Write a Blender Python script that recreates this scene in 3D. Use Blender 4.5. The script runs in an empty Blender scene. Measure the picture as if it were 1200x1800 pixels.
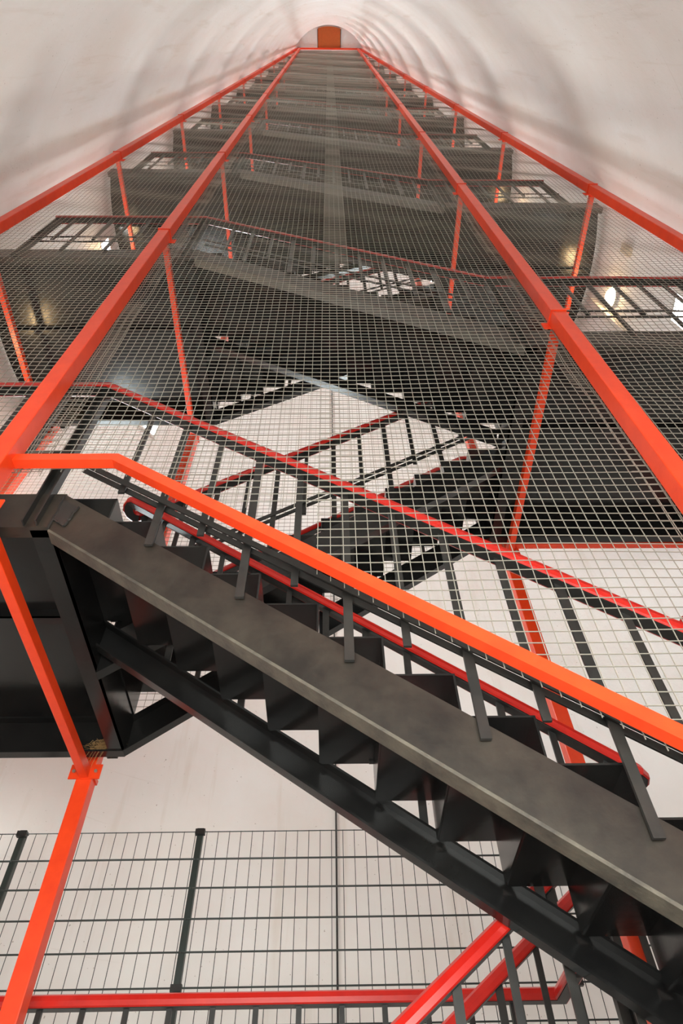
import bpy, math, random
from mathutils import Vector, Matrix
random.seed(4)
sc = bpy.context.scene
C = sc.collection
S = 4.304                       # storey height
GROUND = -1.53

# ------------------------------------------------------------------ camera
F_PX, PITCH, ROLL, YAW = 1165.07, 0.9216, -0.0261, -0.0279
def ray(u, w):
    a, b = u - 600, w - 900
    cr, sr = math.cos(ROLL), math.sin(ROLL)
    X, Y = cr*a + sr*b, -sr*a + cr*b
    x, v = X / F_PX, -Y / F_PX
    cp, sp = math.cos(PITCH), math.sin(PITCH)
    y, z = cp - v*sp, sp + v*cp
    c, s = math.cos(YAW), math.sin(YAW)
    return Vector((c*x - s*y, s*x + c*y, z))
fwd = ray(600, 900).normalized()
right = (ray(601, 900) - ray(600, 900)).normalized()
up = (ray(600, 899) - ray(600, 900)).normalized()
cd = bpy.data.cameras.new('camera')
cam = bpy.data.objects.new('camera', cd); C.objects.link(cam)
cam.matrix_world = Matrix(((right.x, up.x, -fwd.x, 0), (right.y, up.y, -fwd.y, 0), (right.z, up.z, -fwd.z, 0), (0, 0, 0, 1)))
cd.sensor_fit = 'VERTICAL'; cd.sensor_height = 36; cd.lens = F_PX / 1800 * 36
cd.clip_start = 0.01; cd.clip_end = 200
sc.camera = cam

# ------------------------------------------------------------------ light and exposure
WINDOW_POWER = 27.0
BASE_FILL_POWER = 17.0
LAMP_POWER = 90.0
sc.view_settings.view_transform = 'Standard'
sc.view_settings.look = 'None'
sc.view_settings.exposure = 0.0
sc.view_settings.gamma = 1.0
sc.view_settings.use_curve_mapping = False
w = bpy.data.worlds.new('world'); sc.world = w; w.use_nodes = True
w.node_tree.nodes['Background'].inputs[0].default_value = (0.75, 0.85, 1, 1)
w.node_tree.nodes['Background'].inputs[1].default_value = 0.6
sc.cycles.max_bounces = 12
sc.cycles.diffuse_bounces = 8
sc.cycles.glossy_bounces = 4
sc.cycles.use_denoising = True
sc.cycles.sample_clamp_indirect = 4.0

# ------------------------------------------------------------------ materials
def mat(name, col, rough=0.5, metal=0.0, var=0.0, vscale=4.0, bump=0.0, bscale=60.0, col2=None, spec=0.5):
    m = bpy.data.materials.new(name); m.use_nodes = True
    nt = m.node_tree; b = nt.nodes['Principled BSDF']
    b.inputs['Base Color'].default_value = (*col, 1)
    b.inputs['Roughness'].default_value = rough
    b.inputs['Metallic'].default_value = metal
    b.inputs['Specular IOR Level'].default_value = spec
    tc = nt.nodes.new('ShaderNodeTexCoord')
    if col2 is not None:
        n = nt.nodes.new('ShaderNodeTexNoise'); n.inputs['Scale'].default_value = vscale
        n.inputs['Detail'].default_value = 6; n.inputs['Roughness'].default_value = 0.65
        r = nt.nodes.new('ShaderNodeValToRGB')
        r.color_ramp.elements[0].position = 0.5 - var; r.color_ramp.elements[1].position = 0.5 + var
        r.color_ramp.elements[0].color = (*col, 1); r.color_ramp.elements[1].color = (*col2, 1)
        nt.links.new(tc.outputs['Object'], n.inputs['Vector'])
        nt.links.new(n.outputs['Fac'], r.inputs['Fac'])
        nt.links.new(r.outputs['Color'], b.inputs['Base Color'])
    if bump:
        n2 = nt.nodes.new('ShaderNodeTexNoise'); n2.inputs['Scale'].default_value = bscale
        n2.inputs['Detail'].default_value = 4
        bp = nt.nodes.new('ShaderNodeBump'); bp.inputs['Strength'].default_value = bump
        bp.inputs['Distance'].default_value = 0.004
        nt.links.new(tc.outputs['Object'], n2.inputs['Vector'])
        nt.links.new(n2.outputs['Fac'], bp.inputs['Height'])
        nt.links.new(bp.outputs['Normal'], b.inputs['Normal'])
    return m
def emit(name, col, power):
    m = bpy.data.materials.new(name); m.use_nodes = True
    b = m.node_tree.nodes['Principled BSDF']
    b.inputs['Base Color'].default_value = (0.8, 0.8, 0.8, 1)
    b.inputs['Emission Color'].default_value = (*col, 1)
    b.inputs['Emission Strength'].default_value = power
    return m

M_RED = mat('red_paint', (0.70, 0.042, 0.007), 0.36, var=0.2, vscale=9, col2=(0.80, 0.058, 0.010), bump=0.08, bscale=180)
M_RAIL = mat('red_handrail', (0.42, 0.010, 0.007), 0.28, var=0.2, vscale=7, col2=(0.54, 0.018, 0.010))
M_BLACK = mat('black_gloss_paint', (0.005, 0.005, 0.0055), 0.2, var=0.22, vscale=3, col2=(0.014, 0.0135, 0.0125), bump=0.3, bscale=7, spec=0.42)
M_WORN_LIT = mat('dusty_floor_lit_flange', (0.035, 0.031, 0.026), 0.55, var=0.2, vscale=10, col2=(0.10, 0.088, 0.066), bump=0.5, bscale=60)  # worn, dusty paint, lightened to hold light bounced up from the floor
M_DUSTY = mat('black_paint_dusty', (0.010, 0.008, 0.0063), 0.42, var=0.13, vscale=3.4, col2=(0.031, 0.025, 0.0185), bump=0.25, bscale=25)
M_BAR = mat('black_bar_paint', (0.012, 0.012, 0.012), 0.38, var=0.2, vscale=6, col2=(0.03, 0.028, 0.025), spec=0.4)
M_WIRE = mat('galvanised_wire', (0.34, 0.32, 0.27), 0.45, metal=0.35)
M_FENCE = mat('dark_green_wire', (0.02, 0.03, 0.026), 0.45)
M_ZINC = mat('zinc_bolt', (0.55, 0.5, 0.42), 0.35, metal=0.8)
M_WOOD = mat('orange_brown_hatch', (0.42, 0.085, 0.01), 0.6, var=0.25, vscale=12, col2=(0.5, 0.11, 0.015))
M_STRAW = mat('straw', (0.28, 0.16, 0.06), 0.9)
M_FLOOR = mat('concrete_floor', (0.55, 0.53, 0.50), 0.8, var=0.2, vscale=2, col2=(0.62, 0.60, 0.57), bump=0.2, bscale=20)
M_PLAST = mat('white_plastic', (0.75, 0.73, 0.68), 0.4)
M_PANE = emit('daylight_pane', (0.88, 0.98, 1.0), WINDOW_POWER)
M_FILL_PANE = emit('base_fill_pane', (0.97, 1.0, 0.95), BASE_FILL_POWER)
M_LAMP = emit('warm_lamp_glass', (1.0, 0.66, 0.32), LAMP_POWER)

def wall_material():
    m = bpy.data.materials.new('whitewashed_concrete'); m.use_nodes = True
    nt = m.node_tree; b = nt.nodes['Principled BSDF']; b.inputs['Roughness'].default_value = 0.75
    tc = nt.nodes.new('ShaderNodeTexCoord')
    def noise(scale, detail, sx=1, sy=1, sz=1, rough=0.6):
        mp = nt.nodes.new('ShaderNodeMapping'); mp.inputs['Scale'].default_value = (sx, sy, sz)
        n = nt.nodes.new('ShaderNodeTexNoise'); n.inputs['Scale'].default_value = scale
        n.inputs['Detail'].default_value = detail; n.inputs['Roughness'].default_value = rough
        nt.links.new(tc.outputs['Object'], mp.inputs['Vector']); nt.links.new(mp.outputs['Vector'], n.inputs['Vector'])
        return n
    def ramp(n, p0, p1, c0, c1):
        r = nt.nodes.new('ShaderNodeValToRGB')
        r.color_ramp.elements[0].position = p0; r.color_ramp.elements[1].position = p1
        r.color_ramp.elements[0].color = (*c0, 1); r.color_ramp.elements[1].color = (*c1, 1)
        nt.links.new(n.outputs['Fac'], r.inputs['Fac']); return r
    a = ramp(noise(0.8, 5), 0.3, 0.7, (0.80, 0.775, 0.735), (0.86, 0.865, 0.85))
    # vertical run marks in the whitewash
    v = ramp(noise(5, 4, 1, 1, 0.08), 0.28, 0.42, (0.82, 0.76, 0.69), (1, 1, 1))
    # fine horizontal board joints, as scattered hairlines
    h = ramp(noise(5, 3, 0.12, 0.12, 5), 0.24, 0.30, (0.84, 0.81, 0.78), (1, 1, 1))
    # pits and specks
    s = ramp(noise(38, 2, rough=0.4), 0.22, 0.26, (0.45, 0.40, 0.36), (1, 1, 1))
    def mul(x, y, f):
        k = nt.nodes.new('ShaderNodeMix'); k.data_type = 'RGBA'; k.blend_type = 'MULTIPLY'
        k.inputs[0].default_value = f
        nt.links.new(x, k.inputs[6]); nt.links.new(y, k.inputs[7]); return k.outputs[2]
    o = mul(a.outputs['Color'], v.outputs['Color'], 0.45)
    o = mul(o, h.outputs['Color'], 0.6)
    o = mul(o, s.outputs['Color'], 0.8)
    nt.links.new(o, b.inputs['Base Color'])
    n = noise(18, 5, 1, 1, 0.5)
    bp = nt.nodes.new('ShaderNodeBump'); bp.inputs['Strength'].default_value = 0.35; bp.inputs['Distance'].default_value = 0.01
    nt.links.new(n.outputs['Fac'], bp.inputs['Height']); nt.links.new(bp.outputs['Normal'], b.inputs['Normal'])
    return m
M_WALL = wall_material()

# ------------------------------------------------------------------ helpers
class MB:
    def __init__(s): s.v = []; s.f = []
    def add(s, vs, fs):
        n = len(s.v); s.v += [tuple(v) for v in vs]; s.f += [tuple(i + n for i in f) for f in fs]; return s
    def box(s, x0, x1, y0, y1, z0, z1):
        return s.add([(x0,y0,z0),(x1,y0,z0),(x1,y1,z0),(x0,y1,z0),(x0,y0,z1),(x1,y0,z1),(x1,y1,z1),(x0,y1,z1)],
              [(0,3,2,1),(4,5,6,7),(0,1,5,4),(1,2,6,5),(2,3,7,6),(3,0,4,7)])
    def prism_xz(s, poly, y0, y1):          # polygon in the XZ plane, thick in Y
        n = len(poly)
        vs = [(x, y0, z) for x, z in poly] + [(x, y1, z) for x, z in poly]
        fs = [tuple(range(n)), tuple(range(2*n-1, n-1, -1))]
        fs += [(i, i+n, (i+1) % n + n, (i+1) % n) for i in range(n)]
        return s.add(vs, fs)
    def prism_xy(s, poly, z0, z1):
        n = len(poly)
        vs = [(x, y, z0) for x, y in poly] + [(x, y, z1) for x, y in poly]
        fs = [tuple(range(n-1, -1, -1)), tuple(range(n, 2*n))]
        fs += [(i, (i+1) % n, (i+1) % n + n, i+n) for i in range(n)]
        return s.add(vs, fs)
    def sweep(s, path, prof, cap=True, ref=(0, 0, 1)):   # profile (side, up) swept along a 3D path with mitres
        P = [Vector(p) for p in path]; n = len(P); k = len(prof); base = len(s.v)
        for i, p in enumerate(P):
            d0 = (P[i] - P[i-1]).normalized() if i else (P[1] - P[0]).normalized()
            d1 = (P[i+1] - P[i]).normalized() if i < n-1 else d0
            t = (d0 + d1)
            t = t.normalized() if t.length > 1e-6 else d0
            sd = t.cross(Vector(ref))
            sd = sd.normalized() if sd.length > 1e-6 else Vector((1, 0, 0))
            u = sd.cross(t).normalized()
            m = 1 / max(0.35, t.dot(d0))
            dz = abs(d0.z - d1.z) > 1e-4
            for a, b in prof:
                s.v.append(tuple(p + sd * a * (1 if dz else m) + u * b * (m if dz else 1)))
        for i in range(n-1):
            for j in range(k):
                a = base + i*k + j; b = base + i*k + (j+1) % k
                s.f.append((a, b, b+k, a+k))
        if cap:
            s.f.append(tuple(base + j for j in range(k-1, -1, -1)))
            s.f.append(tuple(base + (n-1)*k + j for j in range(k)))
        return s
    def tube(s, path, r, seg=8, cap=True, ref=(0, 0, 1)):
        return s.sweep(path, [(r*math.cos(2*math.pi*i/seg), r*math.sin(2*math.pi*i/seg)) for i in range(seg)], cap, ref)
    def bar(s, p, q, wx, wy):                # upright-ish bar with an axis-aligned section
        (x0,y0,z0),(x1,y1,z1) = p, q; a, b = wx/2, wy/2
        vs = [(x0-a,y0-b,z0),(x0+a,y0-b,z0),(x0+a,y0+b,z0),(x0-a,y0+b,z0),(x1-a,y1-b,z1),(x1+a,y1-b,z1),(x1+a,y1+b,z1),(x1-a,y1+b,z1)]
        return s.add(vs, [(0,3,2,1),(4,5,6,7),(0,1,5,4),(1,2,6,5),(2,3,7,6),(3,0,4,7)])
    def mesh(s, name, m, smooth=False):
        me = bpy.data.meshes.new(name); me.from_pydata(s.v, [], s.f); me.materials.append(m); me.update()
        if smooth: me.polygons.foreach_set('use_smooth', [True]*len(me.polygons))
        return me
    def build(s, name, m, parent=None, bevel=0, smooth=False):
        o = bpy.data.objects.new(name, s.mesh(name, m, smooth)); C.objects.link(o)
        if parent is not None: o.parent = parent
        if bevel:
            b = o.modifiers.new('bevel', 'BEVEL'); b.width = bevel; b.segments = 2; b.limit_method = 'ANGLE'
        return o
def empty(name, loc=(0, 0, 0)):
    o = bpy.data.objects.new(name, None); o.location = loc; o.empty_display_size = 0.1; C.objects.link(o); return o
def tag(o, label, cat, group=None, kind=None):
    o['label'] = label; o['category'] = cat
    if group: o['group'] = group
    if kind: o['kind'] = kind
    return o
def struct(o): o['kind'] = 'structure'; return o
def copy_tree(o, parent=None):
    c = o.copy(); C.objects.link(c); c.parent = parent
    for ch in list(o.children): copy_tree(ch, c)
    return c
ORD = ['lowest', 'second lowest', 'third lowest', 'fourth lowest', 'fifth lowest', 'sixth lowest', 'seventh lowest', 'eighth lowest', 'ninth lowest', 'tenth lowest', 'eleventh lowest', 'twelfth lowest']
def nth(i): return ORD[i]

# ------------------------------------------------------------------ tower shell (round, tapering)
CX, CY, TOP = 0.02, 2.85, 44.65
def R(z): return 3.96 - 0.0402 * z
def on_wall(deg, z, inset=0.0):
    a = math.radians(deg); r = R(z) - inset
    return Vector((CX + r*math.cos(a), CY + r*math.sin(a), z))
NS = 128
zs = [GROUND + (TOP - GROUND) * i / 40 for i in range(41)]
mb = MB()
for z in zs:
    for i in range(NS): mb.v.append(tuple(on_wall(360*i/NS, z)))
for z in (zs[0], zs[-1]):
    pass
for k in range(40):
    for i in range(NS):
        a, b = k*NS + i, k*NS + (i+1) % NS
        mb.f.append((a, a+NS, b+NS, b))
# outer skin gives the shell a real thickness
n0 = len(mb.v)
for z in (zs[0], zs[-1]):
    for i in range(NS):
        a = 2*math.pi*i/NS; r = R(z) + 0.3
        mb.v.append((CX + r*math.cos(a), CY + r*math.sin(a), z))
for i in range(NS):
    j = (i+1) % NS
    mb.f.append((n0+i, n0+j, n0+NS+j, n0+NS+i))
    mb.f.append((i, j, n0+j, n0+i)); mb.f.append((40*NS+i, n0+NS+i, n0+NS+j, 40*NS+j))
struct(mb.build('wall_round', M_WALL, smooth=True))
def disc(r, z0, z1):
    return [(CX + r*math.cos(2*math.pi*i/96), CY + r*math.sin(2*math.pi*i/96)) for i in range(96)]
struct(MB().prism_xy(disc(R(GROUND)+0.3, 0, 0), GROUND-0.2, GROUND).build('floor', M_FLOOR))
struct(MB().prism_xy(disc(R(TOP)+0.3, 0, 0), TOP, TOP+0.2).build('ceiling', M_WALL))

# hatch in the ceiling
hb = MB(); hx0, hx1, hy1 = -0.575, 0.645, 1.71
arc = []
for i in range(13):
    x = hx1 + (hx0 - hx1) * i / 12
    arc.append((x, CY - math.sqrt((R(TOP)-0.02)**2 - (x-CX)**2) + 0.04))
hatch = struct(hb.prism_xy([(hx0, hy1), (hx1, hy1)] + arc, TOP-0.05, TOP+0.01).build('door_1', M_WOOD))
fr = MB()
for x in (hx0-0.03, hx1): fr.box(x, x+0.03, 0.86, hy1, TOP-0.065, TOP)
fr.build('door_frame', M_BAR, hatch)

# gallery behind the stairs
def chord_arc(y, r, n=24):
    h = math.sqrt(r*r - (y-CY)**2); a0 = math.atan2(y-CY, h); a1 = math.pi - a0
    return [(CX + r*math.cos(a0+(a1-a0)*i/n), CY + r*math.sin(a0+(a1-a0)*i/n)) for i in range(n+1)]
struct(MB().prism_xy(chord_arc(4.22, R(0)+0.02), 0.02, 0.17).build('trim_1', M_FLOOR))

# windows beside every landing, plus unseen glowing panes added at the top and behind the camera
LEVEL_L = [2.77 + S*k for k in range(10)]
LEVEL_R = [4.922 + S*k for k in range(10)]
win_n = 0
def window(deg0, deg1, z0, z1, pane):
    global win_n; win_n += 1
    f = MB(); g = MB(); t = 0.05; n = 6
    def P(d, z, i): return on_wall(d, z, i)
    dt = math.degrees(t / R(z0))
    for k in range(n):
        a, b = deg0 + (deg1-deg0)*k/n, deg0 + (deg1-deg0)*(k+1)/n
        vs = [P(a, z0, 0.012), P(b, z0, 0.012), P(b, z1, 0.012), P(a, z1, 0.012)]
        g.add(vs, [(0, 1, 2, 3)])
        vs2 = [P(a, z0, 0.004), P(b, z0, 0.004), P(b, z1, 0.004), P(a, z1, 0.004)]
        g.add(vs2, [(3, 2, 1, 0)])
        for za, zb in ((z0-t, z0), (z1, z1+t)):
            q = [P(a, za, 0.04), P(b, za, 0.04), P(b, zb, 0.04), P(a, zb, 0.04), P(a, za, -0.01), P(b, za, -0.01), P(b, zb, -0.01), P(a, zb, -0.01)]
            f.add(q, [(0,1,2,3),(7,6,5,4),(0,4,5,1),(3,2,6,7),(0,3,7,4),(1,5,6,2)])
    for d in (deg0-dt, deg1):
        q = [P(d, z0-t, 0.04), P(d+dt, z0-t, 0.04), P(d+dt, z1+t, 0.04), P(d, z1+t, 0.04), P(d, z0-t, -0.01), P(d+dt, z0-t, -0.01), P(d+dt, z1+t, -0.01), P(d, z1+t, -0.01)]
        f.add(q, [(0,1,2,3),(7,6,5,4),(0,4,5,1),(3,2,6,7),(0,3,7,4),(1,5,6,2)])
    o = struct(f.build('window_%d' % win_n, M_PLAST)); g.build('pane', pane, o)
    return o
for k in range(-1, 10):
    zl, zr = 2.77 + S*k, 4.922 + S*k
    f = 3.6 / R(zl)
    if 0 < zl < 40: window(146-7*f, 146+7*f, zl+1.7, zl+3.5, M_PANE)
    if zr > 3 and zr+3.8 < TOP-0.2: window(36.5-7*f, 36.5+7*f, zr+2.2, zr+3.85, M_PANE)
    if 3 < zl < 36: window(176.3, 179.5, zl+3.5, zl+3.85, M_PANE)
window(138, 158, 42.5, 44.2, M_PANE); window(22, 42, 43.45, 44.3, M_PANE)  # unseen extra windows, added to brighten the tower top
window(-8, -3.5, 6.45, 6.85, M_PANE)
window(-112, -72, GROUND+0.9, GROUND+3.0, M_FILL_PANE)  # unseen glowing pane behind the camera, added as fill light for the base

# ------------------------------------------------------------------ red steel cage
A, B = 3.609, 0.0418
W = 1.61
def outer_x(z): return A - B*z
ZL = [6.782 + S*k for k in range(-1, 9)]      # collar heights, left posts
ZR = [4.63 + S*k for k in range(-1, 9)]
PW = 0.1
def post(side, inner, front):
    s = -1 if side == 'left' else 1
    def px(z): return CX + s*(W if inner else outer_x(z))
    y = 1.75 if front else 4.0
    ztop = TOP - 0.02
    e = empty('steel_post', (0, 0, 0))
    mb = MB().bar((px(GROUND), y, GROUND), (px(ztop), y, ztop), PW, PW)
    mb.build('tube', M_RED, e, bevel=0.006)
    for z in (ZL if side == 'left' else ZR):
        if z > 43.5: continue
        x = px(z); h = PW/2; t = 0.008; c = MB()
        if front:
            c.box(x-h-t, x+h+t, y-h-t, y-h+0.001, z-0.03, z)
            c.box(x-h-t, x-h+0.001, y-h, y+h, z-0.03, z); c.box(x+h-0.001, x+h+t, y-h, y+h, z-0.03, z)
            c.box(x-0.1, x+0.1, y+h, y+h+0.008, z-0.1, z)
        else:
            c.box(x-h-t, x-h+0.001, y-h, y+h, z-0.08, z-0.05); c.box(x+h-0.001, x+h+t, y-h, y+h, z-0.08, z-0.05)
            c.box(x-h-t, x+h+t, y+h-0.001, y+h+t, z-0.08, z-0.05)
            c.box(x-0.1, x+0.1, y-h-0.008, y-h, z-0.1, z)
        c.build('collar', M_RED, e)
    a = 'inner' if inner else 'outer'
    b = 'front' if front else 'rear'
    tag(e, 'tall square orange-red steel post with collars, %s %s of the %s row' % (a, side, b), 'post', 'orange-red posts of the stair cage')
    return e
for side in ('left', 'right'):
    for inner in (True, False):
        for front in (True, False): post(side, inner, front)

# tubes running back from front to rear posts at each collar
for side, Z in (('left', ZL), ('right', ZR)):
    s = -1 if side == 'left' else 1
    for inner in (True, False):
        for i, z in enumerate(Z):
            if z > 43.5: continue
            x = CX + s*(W if inner else outer_x(z))
            e = empty('cross_tube', (x, 2.9, z-0.05))
            MB().box(-0.027, 0.027, 1.808-2.9, 3.942-2.9, -0.045, 0.03).build('tube', M_RED, e, bevel=0.004)
            for y, d in ((1.815, 1), (3.935, -1)):
                for bx in (-0.07, 0.07):
                    if z < 12:
                        MB().tube([(bx, y-2.9, -0.005), (bx, y-2.9 + d*0.012, -0.005)], 0.011, 6, ref=(0, 0, 1)).build('bolt', M_ZINC, e)
            # height order only counts the tubes inside the frame of the photo
            j = i - (1 if side == 'right' else 0)
            where = 'below the picture' if j < 0 else nth(j)
            tag(e, 'orange-red tube running back between %s %s posts, %s of that column' % ('inner' if inner else 'outer', side, where), 'tube', 'tubes tying front posts to rear posts')

# top beam of the cage and the rear ties
tb = MB().box(CX-outer_x(TOP)-0.02, CX+outer_x(TOP)+0.02, 1.7, 1.78, TOP-0.13, TOP-0.04).build('top_beam', M_RED)
tag(tb, 'orange-red beam along the very top of the front row of posts', 'beam')

# angle iron edging the bottom of the mesh (front and rear)
def edging(name, pts, y, label):
    o = MB().sweep([(x, y, z) for x, z in pts], [(-0.025, -0.025), (0.025, -0.025), (0.025, 0.03), (0.019, 0.03), (0.019, -0.019), (-0.025, -0.019)]).build(name, M_RED)
    tag(o, label, 'edging', 'orange-red edging bars under the wire mesh')
    return o
def edge_line(x): # front, lower edge of the mesh
    if x < -1.05: return 2.76
    return max(2.76 - 0.742*(x+1.05), 0.82)
edging('mesh_edging', [(-1.56, 2.76), (-1.05, 2.76), (1.565, 0.82)], 1.775, 'orange-red edging bar sloping down to the right above lowest front flight')
edging('mesh_edging', [(-outer_x(2.7)+0.07, 2.76), (-1.64, 2.76)], 1.775, 'level orange-red edging bar beside the lowest left landing')
edging('mesh_edging', [(-1.56, 2.78), (-1.25, 2.78), (1.33, 4.66), (1.57, 4.66)], 3.925, 'orange-red edging bar behind the second rear flight, rising to the right')
edging('mesh_edging', [(1.69, 4.66), (outer_x(4.7)-0.05, 4.66)], 3.925, 'level orange-red edging bar under rear mesh at right landing')
def rear_edge(x):
    if x < -1.25: return 2.78
    if x > 1.33: return 4.66
    return 2.78 + 0.7287*(x+1.25)

# ------------------------------------------------------------------ wire mesh sheets
WR = 0.0016
def wave(x, z, amp): return amp*(math.sin(x*2.3 + z*1.1) * math.sin(z*2.9 + 1.7*x) + 0.5*math.sin(z*7.1 + x*3))
def wire(mb, pts, axis):
    n0 = len(mb.v)
    for x, y, z in pts:
        if axis == 'x':
            mb.v += [(x, y-WR, z-WR), (x, y+WR, z-WR), (x, y+WR, z+WR), (x, y-WR, z+WR)]
        else:
            mb.v += [(x-WR, y-WR, z), (x+WR, y-WR, z), (x+WR, y+WR, z), (x-WR, y+WR, z)]
    for i in range(len(pts)-1):
        a = n0 + 4*i
        for j in range(4):
            k = (j+1) % 4
            mb.f.append((a+j, a+k, a+k+4, a+j+4))
PIT = 0.055
def sheet(xa, xb, za, zb, y, low, zoff, amp, label):
    # xa, xb: functions of z giving left and right side; low: function of x giving lower edge
    mb = MB()
    nz0 = math.ceil((za - zoff)/PIT); nz1 = math.floor((zb - 0.001 - zoff)/PIT)
    for k in range(nz0, nz1+1):
        z = k*PIT + zoff
        l, r = xa(z), xb(z)
        seg = []
        n = 12; run = []
        for i in range(n*2+1):
            x = l + (r-l)*i/(n*2)
            if z >= low(x) - 0.02: run.append((x, y + wave(x, z, amp), z))
            else:
                if len(run) > 1: wire(mb, run[::2] if len(run) > 4 and len(run) % 2 else run, 'x')
                run = []
        if len(run) > 1: wire(mb, run, 'x')
    x = min(xa(za), xa(zb)); k0 = math.ceil((x-0.0)/PIT); k1 = math.floor(max(xb(za), xb(zb))/PIT)
    for k in range(k0, k1+1):
        x = k*PIT
        run = []
        m = 24
        lo = max(za, low(x)-0.032)
        if lo >= zb: continue
        for i in range(m+1):
            z = lo + (zb-lo)*i/m
            if xa(z)-0.001 <= x <= xb(z)+0.001: run.append((x, y + 2*WR + wave(x, z, amp), z))
        if len(run) > 1: wire(mb, run, 'z')
    o = mb.build('wire_mesh_sheet', M_WIRE)
    tag(o, label, 'wire mesh', 'galvanised wire mesh sheets of the stair cage')
NOL = lambda x: -99
for k in range(10):
    za = ZL[0] - 0.05 + S*k; zb = min(za + S, TOP - 0.14)
    if za >= zb: continue
    lowf = edge_line if k == 0 else NOL
    z0 = 0.75 if k == 0 else za
    rank = nth(k)
    sheet(lambda z: -1.63, lambda z: 0.17, za, zb, 1.812, lowf, 0.0, 0.006, 'galvanised wire mesh, inner left sheet of the front, %s row' % rank)
    sheet(lambda z: -0.06, lambda z: 1.66, z0, zb, 1.822, lowf, 0.021, 0.006, 'galvanised wire mesh, inner right sheet of the front, %s row' % rank)
    sheet(lambda z: -outer_x(z)+0.0, lambda z: -1.43, za, zb, 1.832, (lambda x: 2.76 if k == 0 else -99), 0.013, 0.012, 'galvanised wire mesh, outer left sheet of the front, %s row' % rank)
    sheet(lambda z: 1.5, lambda z: outer_x(z)+0.04, z0, zb, 1.832, NOL, 0.033, 0.014, 'galvanised wire mesh, outer right sheet of the front, %s row' % rank)
    if k < 3:
        lo = rear_edge if k == 0 else (lambda x: -99)
        if k == 0:
            sheet(lambda z: -outer_x(z), lambda z: 0.02, za, zb, 3.93, rear_edge, 0.0, 0.006, 'galvanised wire mesh behind the stairs, left sheet, lowest row')
            sheet(lambda z: 0.03, lambda z: outer_x(z)+0.04, za, zb, 3.93, rear_edge, 0.02, 0.006, 'galvanised wire mesh behind the stairs, right sheet, lowest row')
        else:
            sheet(lambda z: -outer_x(z), lambda z: 0.02, za, zb, 3.93, NOL, 0.0, 0.006, 'galvanised wire mesh behind the stairs, left sheet, %s row' % rank)
            sheet(lambda z: 0.03, lambda z: outer_x(z)+0.04, za, zb, 3.93, NOL, 0.02, 0.006, 'galvanised wire mesh behind the stairs, right sheet, %s row' % rank)

# ------------------------------------------------------------------ stairs
RISE = S/2/11
YF0, YF1 = 1.98, 2.96          # front flight between these
YB0, YB1 = 3.02, 3.88
def channel(mb, pts, yweb, into, depth, fl=0.065, t=0.011, bottom=True):
    """channel beam: web in an XZ plane through pts = [(x, ztop), (x, ztop)], flanges reaching 'into' (+1/-1 in Y)"""
    (xa, za), (xb, zb) = pts
    y0, y1 = (yweb, yweb+t) if into > 0 else (yweb-t, yweb)
    mb.prism_xz([(xa, za), (xb, zb), (xb, zb-depth), (xa, za-depth)], y0, y1)
    f0, f1 = (y1, yweb+fl) if into > 0 else (yweb-fl, y0)
    tv = t*1.25
    mb.prism_xz([(xa, za), (xb, zb), (xb, zb-tv), (xa, za-tv)], f0, f1)
    if bottom: mb.prism_xz([(xa, za-depth+tv), (xb, zb-depth+tv), (xb, zb-depth), (xa, za-depth)], f0, f1)
    return mb
def flight(hx, lx, front, H=S/2):
    """flight local to z = 0 at its upper landing; hx/lx = x of upper and lower landing edges"""
    s = 1 if lx > hx else -1
    e = empty('stair_flight')
    rise = H/11
    y0, y1 = (YF0, YF1) if front else (YB0, YB1)
    dep = 0.29
    a = channel(MB(), [(hx, -0.01), (lx, -H-0.005)], y0, 1, dep, bottom=not front)
    a = a.build('stringer', M_DUSTY if front else M_BLACK, e)
    if front:
        q = MB().prism_xz([(hx, -dep+0.004), (lx, -H-dep+0.009), (lx, -H-dep-0.007), (hx, -dep-0.012)], y0-0.002, y0+0.075).build('bottom_flange', M_WORN_LIT, a)
        q['label'] = 'worn dusty lower flange, paler than the web with painted-in floor bounce light'
    b = channel(MB(), [(hx, 0.0), (lx, -H+0.06)], y1, -1, 0.195) if front else channel(MB(), [(hx, -0.01), (lx, -H-0.005)], y1, -1, 0.27)
    b.build('stringer', M_BLACK, e)
    g = (abs(lx-hx) - 0.25)/10
    ty0, ty1 = y0+0.03, y1-0.06
    t = 0.008
    for k in range(11):
        xk = hx + s*(0.25 + g*k); xp = hx if k == 0 else xk - s*g; z = -rise*k
        m = MB()
        def pr(poly): m.prism_xz(poly if s > 0 else poly[::-1], ty0, ty1)
        pr([(xp, z), (xk, z), (xk, z-t), (xp, z-t)])
        pr([(xk-s*t, z-t), (xk, z-t), (xk, z-rise), (xk-s*t, z-rise)])
        m.build('step', M_BLACK, e)
    return e
# ------------------------------------------------------------------ railings
# handrail section: red rounded cap over a black flat bar
CAP = [(-0.042, -0.03), (-0.034, -0.036), (-0.031, -0.034), (-0.031, -0.018), (0.031, -0.018), (0.031, -0.034), (0.034, -0.036), (0.042, -0.03), (0.044, -0.006), (0.034, 0.02), (0.014, 0.032), (-0.014, 0.032), (-0.034, 0.02), (-0.044, -0.006)]
FLAT = [(-0.03, -0.038), (0.03, -0.038), (0.03, -0.0185), (-0.03, -0.0185)]
def rails(e, path):
    MB().sweep(path, CAP).build('handrail', M_RAIL, e, smooth=False)
    MB().sweep(path, FLAT).build('flat_bar', M_BAR, e)
def midrail(e, path, off=0.024):
    m = MB()
    for d in (-off, off):
        m.sweep([(x, y+d, z) for x, y, z in path], [(-0.004, -0.016), (0.004, -0.016), (0.004, 0.016), (-0.004, 0.016)])
    m.build('mid_rail', M_BAR, e)
KX = 1.42; RH = 1.15
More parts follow.
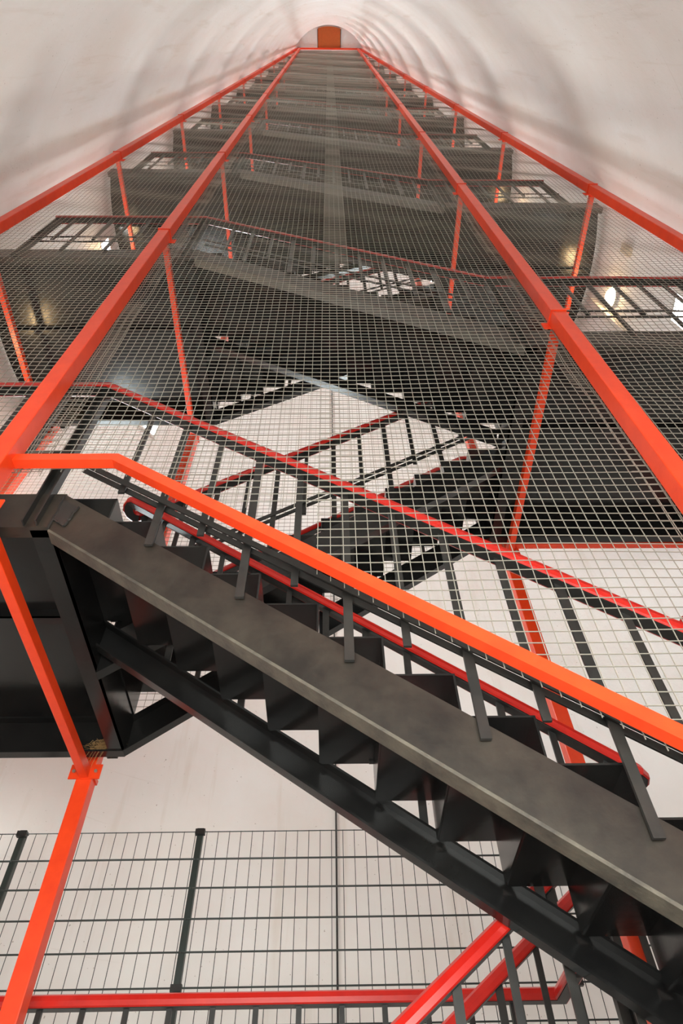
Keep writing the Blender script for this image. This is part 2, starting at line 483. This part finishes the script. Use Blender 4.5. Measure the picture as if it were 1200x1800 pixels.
def flight_railing(parent_flight, yr, front, outer, loop=False, rh=RH):
    """local z = 0 at upper landing; front flights fall to the right, rear ones to the left"""
    s = 1 if front else -1
    e = empty('railing'); e.parent = parent_flight
    H = S/2
    hx, lx = -s*KX, s*KX
    def zr(x): return rh - (x-hx)*s*H/(2*KX)
    path = [(hx, yr, rh), (lx, yr, rh-H)]
    if loop:
        dy = 0.14
        top = [(hx - s*0.06*math.sin(a), yr + dy/2 - dy/2*math.cos(a), RH + 0.02) for a in [math.pi*i/6 for i in range(6, 0, -1)]]
        bot = [(lx + s*0.06*math.sin(a), yr + dy/2 - dy/2*math.cos(a), RH-H-0.02) for a in [math.pi*i/6 for i in range(1, 7)]]
        path = top + path + bot
    rails(e, path)
    mx0 = hx + s*0.1
    midrail(e, [(mx0, yr, rh-0.92), (lx - s*0.02, yr, rh-0.92-0.703*(2*KX-0.12))])
    n = 6
    for i in range(n):
        x = hx + s*(0.585 + 0.453*i - (0.0 if outer else 0.1))
        zt = zr(x) - 0.034
        if (lx - x)*s > 0.02:
            yb = yr if outer else (yr + 0.1 if front else yr - 0.02)
            MB().bar((x, yb, zt-1.10), (x, yr, zt), 0.038, 0.014).build('baluster', M_BAR, e)
        x2 = x - s*0.2265
        zt = zr(x2) - 0.034
        MB().bar((x2, yr, zt-0.86), (x2, yr, zt), 0.032, 0.012).build('baluster', M_BAR, e)
    return e
def landing_railing(par, side, z, front):
    s = -1 if side == 'left' else 1
    yr = 1.965 if front else 3.9
    r = R(z) - 0.06
    xo = s*(math.sqrt(r*r - (yr-CY)**2) - 0.1) + CX
    if front: xo = s*(outer_x(z+1) - 0.12)
    else: xo = s*min(abs(xo), outer_x(z+1) - 0.12)
    xi = s*KX
    e = empty('railing'); e.parent = par
    rails(e, [(xi, yr, RH), (xo, yr, RH)])
    midrail(e, [(xi, yr, 0.33), (xo, yr, 0.33)])
    # channel posts at both ends of the landing railing
    for x, d in ((s*1.40, s), (xo, -s)):
        m = MB(); x0, x1 = sorted((x, x + d*0.07))
        m.box(x0, x1, yr+0.02, yr+0.028, -0.26, RH-0.03)
        m.box(x0, x0+0.008, yr-0.02, yr+0.02, -0.26, RH-0.03); m.box(x1-0.008, x1, yr-0.02, yr+0.02, -0.26, RH-0.03)
        m.build('channel_post', M_BAR, e)
    n = max(1, int(abs(xo - xi)/0.215))
    for i in range(1, n):
        x = xi + (xo-xi)*i/n
        zb = 0.31 if i % 2 else -0.08
        MB().bar((x, yr, zb), (x, yr, RH-0.034), 0.036, 0.014).build('baluster', M_BAR, e)
XL, XR = -1.34, 1.45
LV_L = {-1: GROUND}; LV_R = {-1: 4.922 - S}
for k in range(10): LV_L[k] = 2.77 + S*k; LV_R[k] = 4.922 + S*k
LV_L[-1] = 2.77 - S; LV_R[-1] = 0.68

def full_flight(hx, lx, front, rh=RH, H=S/2):
    e = flight(hx, lx, front, H)
    if front:
        flight_railing(e, 1.965, True, True); flight_railing(e, 2.88, True, False, loop=True)
    else:
        flight_railing(e, 3.02, False, False, rh=rh); flight_railing(e, 3.9, False, True, rh=rh)
    return e
f0 = full_flight(XL, 1.51, True, H=2.09); f0.location = (0, 0, LV_L[0])
tag(f0, 'large black steel stair flight with zigzag treads in the foreground', 'stair flight', 'black flights on the front side')
# welded splice plate and bead where the front stringer meets the landing
MB().prism_xz([(-1.335, -0.06), (-1.25, -0.12), (-1.27, -0.27), (-1.335, -0.22)], 1.972, 1.981).build('splice_plate', M_BAR, f0)
wm = MB()
for p, q in (((-1.34, -0.03), (-1.34, -0.29)), ((-1.25, -0.12), (-1.27, -0.27)), ((-1.335, -0.22), (-1.27, -0.27))):
    pts = [(p[0]+(q[0]-p[0])*i/14 + random.uniform(-.004, .004), 1.974, p[1]+(q[1]-p[1])*i/14) for i in range(15)]
    wm.tube(pts, 0.007, 5, ref=(0, 1, 0))
wm.build('weld_bead', M_BAR, f0)
proto = None
for k in range(1, 10):
    if proto is None:
        proto = full_flight(XL, XR, True); o = proto
    else: o = copy_tree(proto)
    o.location = (0, 0, LV_L[k])
    tag(o, 'black front stair flight behind the mesh, falling to the right, %s of those' % nth(k-1), 'stair flight', 'black flights on the front side')
proto = None
for k in range(0, 10):
    if proto is None:
        proto = full_flight(XR, XL, False); o = proto
    else: o = copy_tree(proto)
    o.location = (0, 0, LV_R[k])
    tag(o, 'black rear stair flight rising to the right, %s of those with treads showing' % nth(k), 'stair flight', 'black flights on the rear side')
o = full_flight(1.51, XL, False, rh=RH-0.147); o.location = (0, 0, LV_R[-1])
tag(o, 'black rear flight rising from the ground, only its red rails in view', 'stair flight', 'black flights on the rear side')

# ------------------------------------------------------------------ landings
def landing(side, z, edge, idx):
    s = -1 if side == 'left' else 1
    e = empty('stair_landing', (0, 0, z))
    r = R(z) - 0.015
    h0 = math.sqrt(r*r - (1.985-CY)**2); h1 = math.sqrt(r*r - (3.87-CY)**2)
    a0 = math.atan2(1.985-CY, h0); a1 = math.atan2(3.87-CY, h1)
    arcp = [(CX + s*r*math.cos(a0+(a1-a0)*i/10), CY + r*math.sin(a0+(a1-a0)*i/10)) for i in range(11)]
    poly = [(edge, 1.985)] + arcp + [(edge, 3.87)]
    if s < 0: poly = poly[::-1]
    MB().prism_xy(poly, -0.008, 0).build('deck_plate', M_BLACK, e)
    xo = CX + s*(h0 - 0.02); xo1 = CX + s*(h1-0.02)
    m = channel(MB(), [(edge, -0.0), (xo, -0.0)], YF0, 1, 0.27); m.build('front_beam', M_DUSTY, e)
    m = channel(MB(), [(edge, -0.009), (xo1, -0.009)], YB1, -1, 0.27); m.build('rear_beam', M_BLACK, e)
    # cross beam along the stair edge
    t = 0.011; x0, x1 = sorted((edge, edge + s*0.065)); m = MB()
    m.box(x0 if s > 0 else x1-t, x0+t if s > 0 else x1, 1.995, 3.86, -0.27, -0.01)
    m.box(*sorted((edge, edge + s*0.1)), 2.0, 3.86, -0.27, -0.255); m.build('edge_beam', M_BLACK, e)
    # stiffening angle under the middle of the deck
    m = MB(); xa, xb = sorted((edge + s*0.07, CX + s*(R(z)-0.06)))
    m.box(xa, xb, 2.80, 2.808, -0.07, -0.008); m.box(xa, xb, 2.80, 2.86, -0.07, -0.062); m.build('stiffener', M_BLACK, e)
    landing_railing(e, side, z, True); landing_railing(e, side, z, False)
    lab = 'black steel landing plate on the %s, %s' % (side, 'below the picture under the foreground flight' if idx < 0 else nth(idx) + ' on that side')
    tag(e, lab, 'landing', 'black steel landings')
    return e
for k in range(0, 10):
    landing('left', LV_L[k], XL, k)
    landing('right', LV_R[k], XR, k)
landing('right', LV_R[-1], 1.51, -1)

# ------------------------------------------------------------------ wall lamps
def lamp(deg, z, label, first=[None]):
    p = on_wall(deg, z); a = math.radians(deg)
    if first[0] is None:
        e = empty('wall_lamp')
        b = MB().tube([(0, 0, 0), (-0.035, 0, 0)], 0.125, 20, ref=(0, 0, 1)); b.build('base', M_PLAST, e)
        g = MB(); n0 = 0; rings = 5
        for i in range(rings):
            th = math.pi/2*i/rings; rr = 0.11*math.cos(th); xx = -0.035 - 0.07*math.sin(th)
            for j in range(20): g.v.append((xx, rr*math.cos(2*math.pi*j/20), rr*math.sin(2*math.pi*j/20)))
        g.v.append((-0.105, 0, 0))
        for i in range(rings-1):
            for j in range(20): g.f.append((i*20+j, i*20+(j+1) % 20, (i+1)*20+(j+1) % 20, (i+1)*20+j))
        for j in range(20): g.f.append(((rings-1)*20+j, (rings-1)*20+(j+1) % 20, len(g.v)-1))
        g.build('glass_dome', M_LAMP, e, smooth=True); first[0] = e
    else: e = copy_tree(first[0])
    e.location = p; e.rotation_euler = (0, 0, a)
    tag(e, label, 'lamp', 'round wall lamps under the landings')
for k in range(0, 9):
    lamp(1, LV_R[k]+3.45, 'round glowing wall lamp over right landing, %s on that side' % nth(k))
for k in range(0, 9):
    lamp(176, LV_L[k]+3.2, 'round glowing wall lamp over left landing, %s on that side' % nth(k))

# ------------------------------------------------------------------ gallery guard rail and wire fence at the back
GZ = 0.17
e = empty('guard_rail', (0, 4.3, GZ))
yg, zg = 4.3, 1.28 - GZ
MB().sweep([(-2.6, 0, zg), (1.25, 0, zg), (1.25, -0.36, zg)], CAP).build('handrail', M_RAIL, e)
MB().sweep([(-2.6, 0, zg), (1.25, 0, zg), (1.25, -0.36, zg)], FLAT).build('flat_bar', M_BAR, e)
x = -2.5
while x < 1.19:
    MB().bar((x, 0, 0.0), (x, 0, zg-0.034), 0.03, 0.014).build('baluster', M_BAR, e); x += 0.232
tag(e, 'level red-capped guard rail with black balusters along the bottom, before the fence', 'railing')
YF = 4.94
posts = [-2.32, -0.99, 1.56]
ends = [-3.2] + posts + [2.95]
ZT = 2.535
names = ['far left piece of dark green wire fence panel', 'dark green wire fence panel between the two visible fence posts', 'long dark green wire fence panel right of the second fence post', 'dark green wire fence panel farthest right, mostly behind balusters']
for i in range(4):
    x0, x1 = ends[i]+0.005, ends[i+1]-0.005
    m = MB()
    k = 0
    while ZT - 0.2*k > GZ + 0.05:
        z = ZT - 0.2*k
        for d in ((-0.007, 0.007) if k else (0.0,)): m.tube([(x0, YF+d, z), (x1, YF+d, z)], 0.0036, 6)
        k += 1
    x = math.ceil(x0/0.085)*0.085
    while x < x1:
        m.tube([(x, YF, GZ+0.03), (x, YF, ZT+0.004)], 0.0026, 5, ref=(0, 1, 0)); x += 0.085
    tag(m.build('wire_fence', M_FENCE), names[i], 'fence panel', 'wire fence panels at the back')
for x, lb in zip(posts, ('dark green fence post at the left edge, lower left', 'dark green fence post standing between the wire panels, centre left', 'dark green fence post hidden behind balusters, lower right')):
    e = empty('fence_post', (x, YF+0.035, GZ))
    MB().box(-0.022, 0.022, -0.02, 0.03, 0, ZT-GZ+0.02).build('tube', M_FENCE, e, bevel=0.003)
    MB().box(-0.025, 0.025, -0.024, 0.034, ZT-GZ+0.02, ZT-GZ+0.035).build('cap', M_FENCE, e)
    for k in (0, 5, 10):
        z = ZT-GZ-0.2*k
        MB().box(-0.032, 0.04, -0.052, -0.018, z-0.022, z+0.018).build('clip', M_BAR, e)
    tag(e, lb, 'fence post', 'fence posts at the back')

# conduit on the back wall
p0, p1 = on_wall(89.6, GZ, 0.012), on_wall(89.6, 20, 0.012)
tag(MB().tube([p0, p1], 0.009, 8, ref=(0, 1, 0)).build('wall_conduit', M_BAR), 'thin dark vertical conduit on the white back wall', 'conduit')
# beige duct and box on the right wall
d0, d1 = on_wall(5, LV_R[0]+0.1, 0.03), on_wall(5, LV_R[1]-0.3, 0.03)
tag(MB().bar(d0, d1, 0.05, 0.09).build('cable_duct', M_PLAST), 'pale vertical cable duct on right wall under the second right landing', 'duct')
bx = on_wall(-9, 8.22, 0.02)
tag(MB().box(bx.x-0.03, bx.x+0.02, bx.y-0.05, bx.y+0.05, bx.z-0.12, bx.z+0.12).build('junction_box', mat('cream_plastic', (0.7, 0.62, 0.45), 0.5)), 'small cream junction box on the right wall near the lamp', 'junction box')

# straw nest on the rear end of the lowest left landing
m = MB()
for i in range(150):
    a = random.uniform(0, 6.28); rr = abs(random.gauss(0, 0.04)); l = random.uniform(0.03, 0.09)
    c = Vector((rr*math.cos(a)*1.4, rr*math.sin(a)*0.5, random.uniform(0, 0.075)*(1-rr*4)))
    d = Vector((random.gauss(0, 1), random.gauss(0, 0.5), random.gauss(0, 0.35))).normalized()*l/2
    k = Vector((random.gauss(0, .008), random.gauss(0, .008), random.gauss(0, .008)))
    m.tube([c-d, c+k, c+d], 0.0012, 3)
for i in range(7):
    x = random.uniform(-0.12, 0.07)
    m.tube([(x, -0.02, 0.02), (x-0.01, -0.04, -0.05), (x-0.02, -0.045, -random.uniform(0.08, 0.15))], 0.0012, 3)
o = m.build('straw_nest', M_STRAW); o.location = (-1.5, 3.85, 2.515)
tag(o, 'small brown straw bird nest tucked where red tube meets the landing', 'bird nest')
